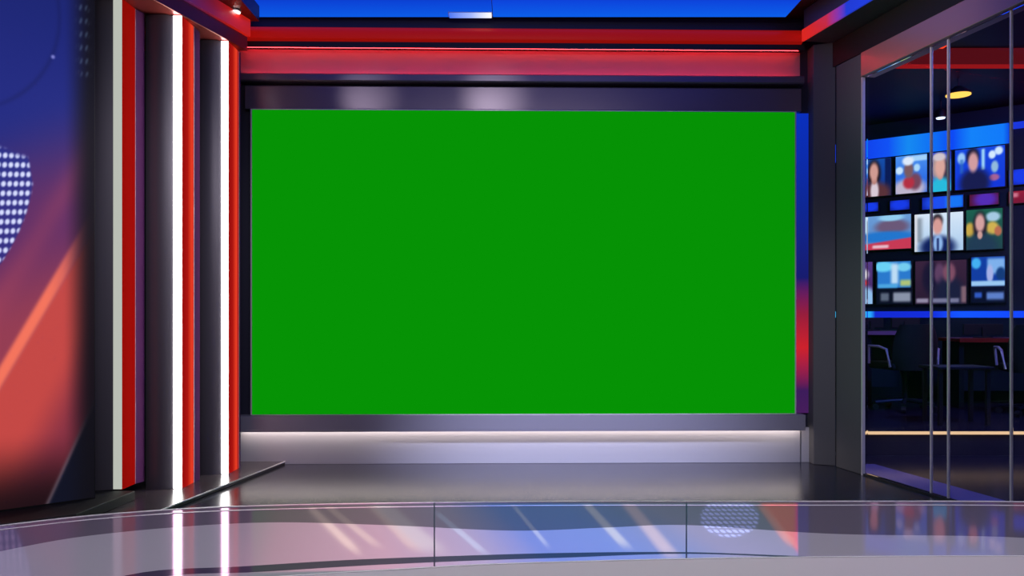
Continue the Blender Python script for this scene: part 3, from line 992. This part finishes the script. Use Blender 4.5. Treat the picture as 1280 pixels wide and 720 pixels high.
def desk_mat(name, col):
    """desk glass: coloured diffuse under a gloss tinted to mute green reflections"""
    m = bpy.data.materials.new(name)
    m.use_nodes = True
    nt = m.node_tree
    nt.nodes.remove(nt.nodes['Principled BSDF'])
    out = nt.nodes['Material Output']
    df = nt.nodes.new('ShaderNodeBsdfDiffuse')
    df.inputs['Color'].default_value = col
    gl = nt.nodes.new('ShaderNodeBsdfGlossy')
    gl.inputs['Color'].default_value = (1.0, 0.56, 0.86, 1)  # tint chosen to mute the green screen's reflection
    gl.inputs['Roughness'].default_value = 0.05
    fr = nt.nodes.new('ShaderNodeFresnel')
    fr.inputs['IOR'].default_value = 1.31
    mx = nt.nodes.new('ShaderNodeMixShader')
    nt.links.new(fr.outputs[0], mx.inputs[0])
    nt.links.new(df.outputs[0], mx.inputs[1])
    nt.links.new(gl.outputs[0], mx.inputs[2])
    nt.links.new(mx.outputs[0], out.inputs['Surface'])
    return m


M['glass_top'] = desk_mat('desk_glass', rgb(104, 98, 112))
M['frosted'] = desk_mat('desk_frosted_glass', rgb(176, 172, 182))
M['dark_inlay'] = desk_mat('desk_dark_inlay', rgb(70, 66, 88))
M['ledge'] = mat('desk_ledge', rgb(212, 204, 208), 0.4, spec=0.2)
M['edge_white'] = mat('desk_polished_edge', rgb(244, 240, 244), 0.3)
M['seam'] = mat('desk_seam', rgb(40, 36, 60), 0.4)

far_r = resample(far)
near_r = resample(near)
desk = thing('news_desk', 'long curved glossy glass-topped news desk across the foreground', 'desk', (0, 1.2, 0))
L = (0, -1.2, 0)
ribbon(far_r, near_r, DZ - 0.016, DZ).build('glass_top', M['glass_top'], desk, L)
ribbon(offset(far_r, -0.005), offset(far_r, -0.0002), DZ - 0.018, DZ + 0.0012).build('far_edge', M['edge_white'], desk, L)
ribbon(offset(far_r, 0.026), offset(far_r, 0.030), DZ + 0.0001, DZ + 0.0008).build('inlay_line', M['edge_white'], desk, L)
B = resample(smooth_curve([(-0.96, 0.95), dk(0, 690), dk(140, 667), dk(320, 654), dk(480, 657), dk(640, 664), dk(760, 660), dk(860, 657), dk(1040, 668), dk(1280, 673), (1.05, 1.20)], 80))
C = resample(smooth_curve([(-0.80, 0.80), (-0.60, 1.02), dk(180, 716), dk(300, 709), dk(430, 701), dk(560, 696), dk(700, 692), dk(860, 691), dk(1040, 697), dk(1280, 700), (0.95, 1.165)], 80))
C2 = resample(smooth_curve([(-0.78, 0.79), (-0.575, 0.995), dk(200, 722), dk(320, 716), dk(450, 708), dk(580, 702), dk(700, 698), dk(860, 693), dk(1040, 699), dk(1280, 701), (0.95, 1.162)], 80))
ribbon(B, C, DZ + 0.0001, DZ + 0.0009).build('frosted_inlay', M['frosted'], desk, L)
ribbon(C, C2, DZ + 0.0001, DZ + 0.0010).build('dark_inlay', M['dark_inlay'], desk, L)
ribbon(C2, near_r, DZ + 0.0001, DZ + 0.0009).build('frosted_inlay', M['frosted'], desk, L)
for px in (543, 858):
    a, b = dk(px, 629), dk(px, 706 if px > 800 else 716)
    sx = 0.0011
    MB().prism([(a[0] - sx, a[1]), (a[0] + sx, a[1]), (b[0] + sx, b[1]), (b[0] - sx, b[1])], DZ + 0.0003, DZ + 0.0014).build('seam', M['seam'], desk, L)
ledge_in = offset(near_r, 0.42)
ribbon(offset(near_r, 0.004), ledge_in, DZ - 0.02, DZ + 0.010).build('armrest_ledge', M['ledge'], desk, L)
ribbon(near_r, offset(near_r, 0.004), DZ - 0.016, DZ + 0.0108).build('ledge_edge', M['edge_white'], desk, L)
ribbon(offset(far_r, 0.10), offset(far_r, 0.14), 0.0, DZ - 0.017).build('front_panel', M['charcoal'], desk, L)
for k in (8, 45, 82):
    p = ledge_in[k]
    q = offset(far_r, 0.18)[k]
    d = Vector((q[0] - p[0], q[1] - p[1])).normalized()
    nrm = (-d.y * 0.02, d.x * 0.02)
    MB().prism([(p[0] + nrm[0], p[1] + nrm[1]), (q[0] + nrm[0], q[1] + nrm[1]), (q[0] - nrm[0], q[1] - nrm[1]), (p[0] - nrm[0], p[1] - nrm[1])], 0.0, DZ - 0.021).build('support_panel', M['charcoal'], desk, L)


# ------------------------------------------------------------------ added reflection lamp over the desk
# unseen lamp; its pattern imitates screen reflections as bands, streaks and a dotted patch
def reflection_lamp(loc, energy):
    l = bpy.data.lights.new('desk_reflection_lamp', 'SPOT')
    l.energy = energy
    l.spot_size = math.radians(75)
    l.spot_blend = 0.0
    l.shadow_soft_size = 0.0006
    l.use_nodes = True
    nt = l.node_tree
    em = next(n for n in nt.nodes if n.type == 'EMISSION')
    tc = nt.nodes.new('ShaderNodeTexCoord')
    sp = nt.nodes.new('ShaderNodeSeparateXYZ')
    nt.links.new(tc.outputs['Normal'], sp.inputs[0])
    H = loc[2] - DZ

    def val(x):
        return x

    def op(kind, a, b=None, c=None):
        n = nt.nodes.new('ShaderNodeMath')
        n.operation = kind
        for i, q in enumerate((a, b, c)):
            if q is None:
                continue
            if isinstance(q, (int, float)):
                n.inputs[i].default_value = q
            else:
                nt.links.new(q, n.inputs[i])
        return n.outputs[0]

    def step(v, a, b):
        n = nt.nodes.new('ShaderNodeMapRange')
        n.interpolation_type = 'SMOOTHSTEP'
        nt.links.new(v, n.inputs['Value'])
        n.inputs['From Min'].default_value = a
        n.inputs['From Max'].default_value = b
        return n.outputs[0]

    def mix(fac, a, b):
        n = nt.nodes.new('ShaderNodeMix')
        n.data_type = 'RGBA'
        nt.links.new(fac, n.inputs['Factor'])
        for sock, q in ((n.inputs[6], a), (n.inputs[7], b)):
            if isinstance(q, tuple):
                sock.default_value = q
            else:
                nt.links.new(q, sock)
        return n.outputs[2]

    X = op('ADD', op('MULTIPLY', op('DIVIDE', sp.outputs[0], sp.outputs[2]), -H), loc[0])
    Y = op('ADD', op('MULTIPLY', op('DIVIDE', sp.outputs[1], sp.outputs[2]), -H), loc[1])
    # across the desk, leaning with the streaks
    q = op('ADD', X, op('MULTIPLY', op('SUBTRACT', Y, 1.4), 0.25))
    rp = nt.nodes.new('ShaderNodeValToRGB')
    mr = nt.nodes.new('ShaderNodeMapRange')
    mr.inputs['From Min'].default_value = -0.6
    mr.inputs['From Max'].default_value = 0.6
    nt.links.new(q, mr.inputs['Value'])
    nt.links.new(mr.outputs[0], rp.inputs[0])
    el = rp.color_ramp.elements
    el[0].position, el[0].color = 0.0, (0, 0, 0, 1)
    el[1].position, el[1].color = 1.0, (0, 0, 0, 1)
    for p, c in [(0.09, (0.0, 0.0, 0.0, 1)), (0.16, (.34, .08, .13, 1)), (0.30, (.58, .22, .31, 1)), (0.42, (.36, .24, .50, 1)), (0.50, (0.0, 0.10, .72, 1)),
                 (0.60, (0.0, 0.13, .75, 1)), (0.68, (0.06, 0.14, .55, 1)), (0.74, (.20, .18, .45, 1)), (0.84, (.16, .14, .34, 1)), (0.92, (.12, .10, .26, 1)), (0.99, (0, 0, 0, 1))]:
        e = el.new(p)
        e.color = c
    col = rp.outputs[0]

    # red field at the right end of the pattern
    ra = op('SUBTRACT', X, op('MULTIPLY', op('SUBTRACT', Y, 1.54), 0.136))
    rb = op('SUBTRACT', X, op('MULTIPLY', op('SUBTRACT', Y, 1.54), 0.356))
    col = mix(op('MULTIPLY', step(ra, 0.474, 0.484), op('SUBTRACT', 1.0, step(rb, 0.549, 0.552))), col, (0.9, .03, .05, 1))
    col = mix(step(rb, 0.549, 0.552), col, (0, 0, 0, 1))

    def streak(p1, p2, w, c, gain, fade=True):
        nonlocal col
        (x1, y1), (x2, y2) = p1, p2
        # distance to the line, limited between the ends
        dx, dy = x2 - x1, y2 - y1
        ln = math.hypot(dx, dy)
        nx, ny = -dy / ln, dx / ln
        d = op('ABSOLUTE', op('ADD', op('ADD', op('MULTIPLY', X, nx), op('MULTIPLY', Y, ny)), -(x1 * nx + y1 * ny)))
        s = op('ADD', op('ADD', op('MULTIPLY', X, dx / ln), op('MULTIPLY', Y, dy / ln)), -(x1 * dx + y1 * dy) / ln)
        f = op('SUBTRACT', 1.0, step(d, w * 0.2, w))
        f = op('MULTIPLY', f, step(s, -0.02, 0.03))
        f = op('MULTIPLY', f, op('SUBTRACT', 1.0, step(s, ln * 0.75, ln)))
        f = op('MULTIPLY', f, gain)
        col = mix(f, col, c)

    peach = (1.0, 0.62, 0.50, 1)
    ice = (0.65, 0.75, 1.0, 1)
    streak(dk(388, 634), dk(455, 700), 0.010, peach, 0.8)
    streak(dk(390, 637), dk(450, 695), 0.018, peach, 0.5)
    streak(dk(410, 633), dk(480, 690), 0.012, peach, 0.6)
    streak(dk(465, 632), dk(530, 698), 0.016, peach, 0.55)
    streak(dk(475, 630), dk(555, 700), 0.03, (.9, .8, .75, 1), 0.5)
    streak(dk(545, 640), dk(615, 700), 0.010, ice, 0.55)
    streak(dk(642, 632), dk(690, 690), 0.007, ice, 0.5)
    streak(dk(733, 630), dk(790, 692), 0.014, (.8, .85, .9, 1), 0.65)
    streak(dk(785, 630), dk(850, 708), 0.020, (.95, .7, .72, 1), 0.6)
    streak(dk(952, 632), dk(996, 690), 0.014, (1, .25, .2, 1), 0.7)
    # dotted map patch
    c0 = dk(912, 645)
    e = op('ADD', op('POWER', op('DIVIDE', op('SUBTRACT', op('SUBTRACT', X, c0[0]), op('MULTIPLY', op('SUBTRACT', Y, c0[1]), c0[0] / c0[1])), 0.056), 2.0), op('POWER', op('DIVIDE', op('SUBTRACT', Y, c0[1]), 0.15), 2.0))
    patch = op('SUBTRACT', 1.0, step(e, 0.75, 1.0))
    dots = op('MULTIPLY', op('MULTIPLY', op('SINE', op('MULTIPLY', X, PI / 0.0105)), op('SINE', op('MULTIPLY', Y, PI / 0.030))), 1.0)
    dots = step(op('ABSOLUTE', dots), 0.25, 0.6)
    col = mix(op('MULTIPLY', patch, op('ADD', 0.08, op('MULTIPLY', dots, 0.62))), col, (.8, .95, 2.0, 1))
    # mask: only the desk top
    sh = op('MULTIPLY', step(op('SUBTRACT', Y, op('MULTIPLY', X, 0.065)), 1.139, 1.146), op('SUBTRACT', 1.0, step(Y, 1.538, 1.545)))
    col = mix(sh, (0, 0, 0, 1), col)
    nt.links.new(col, em.inputs['Color'])
    em.inputs['Strength'].default_value = 1.0
    o = bpy.data.objects.new('desk_reflection_lamp', l)
    o.location = loc
    COL.objects.link(o)
    return o


reflection_lamp((0.0, 1.36, 2.9), 350)
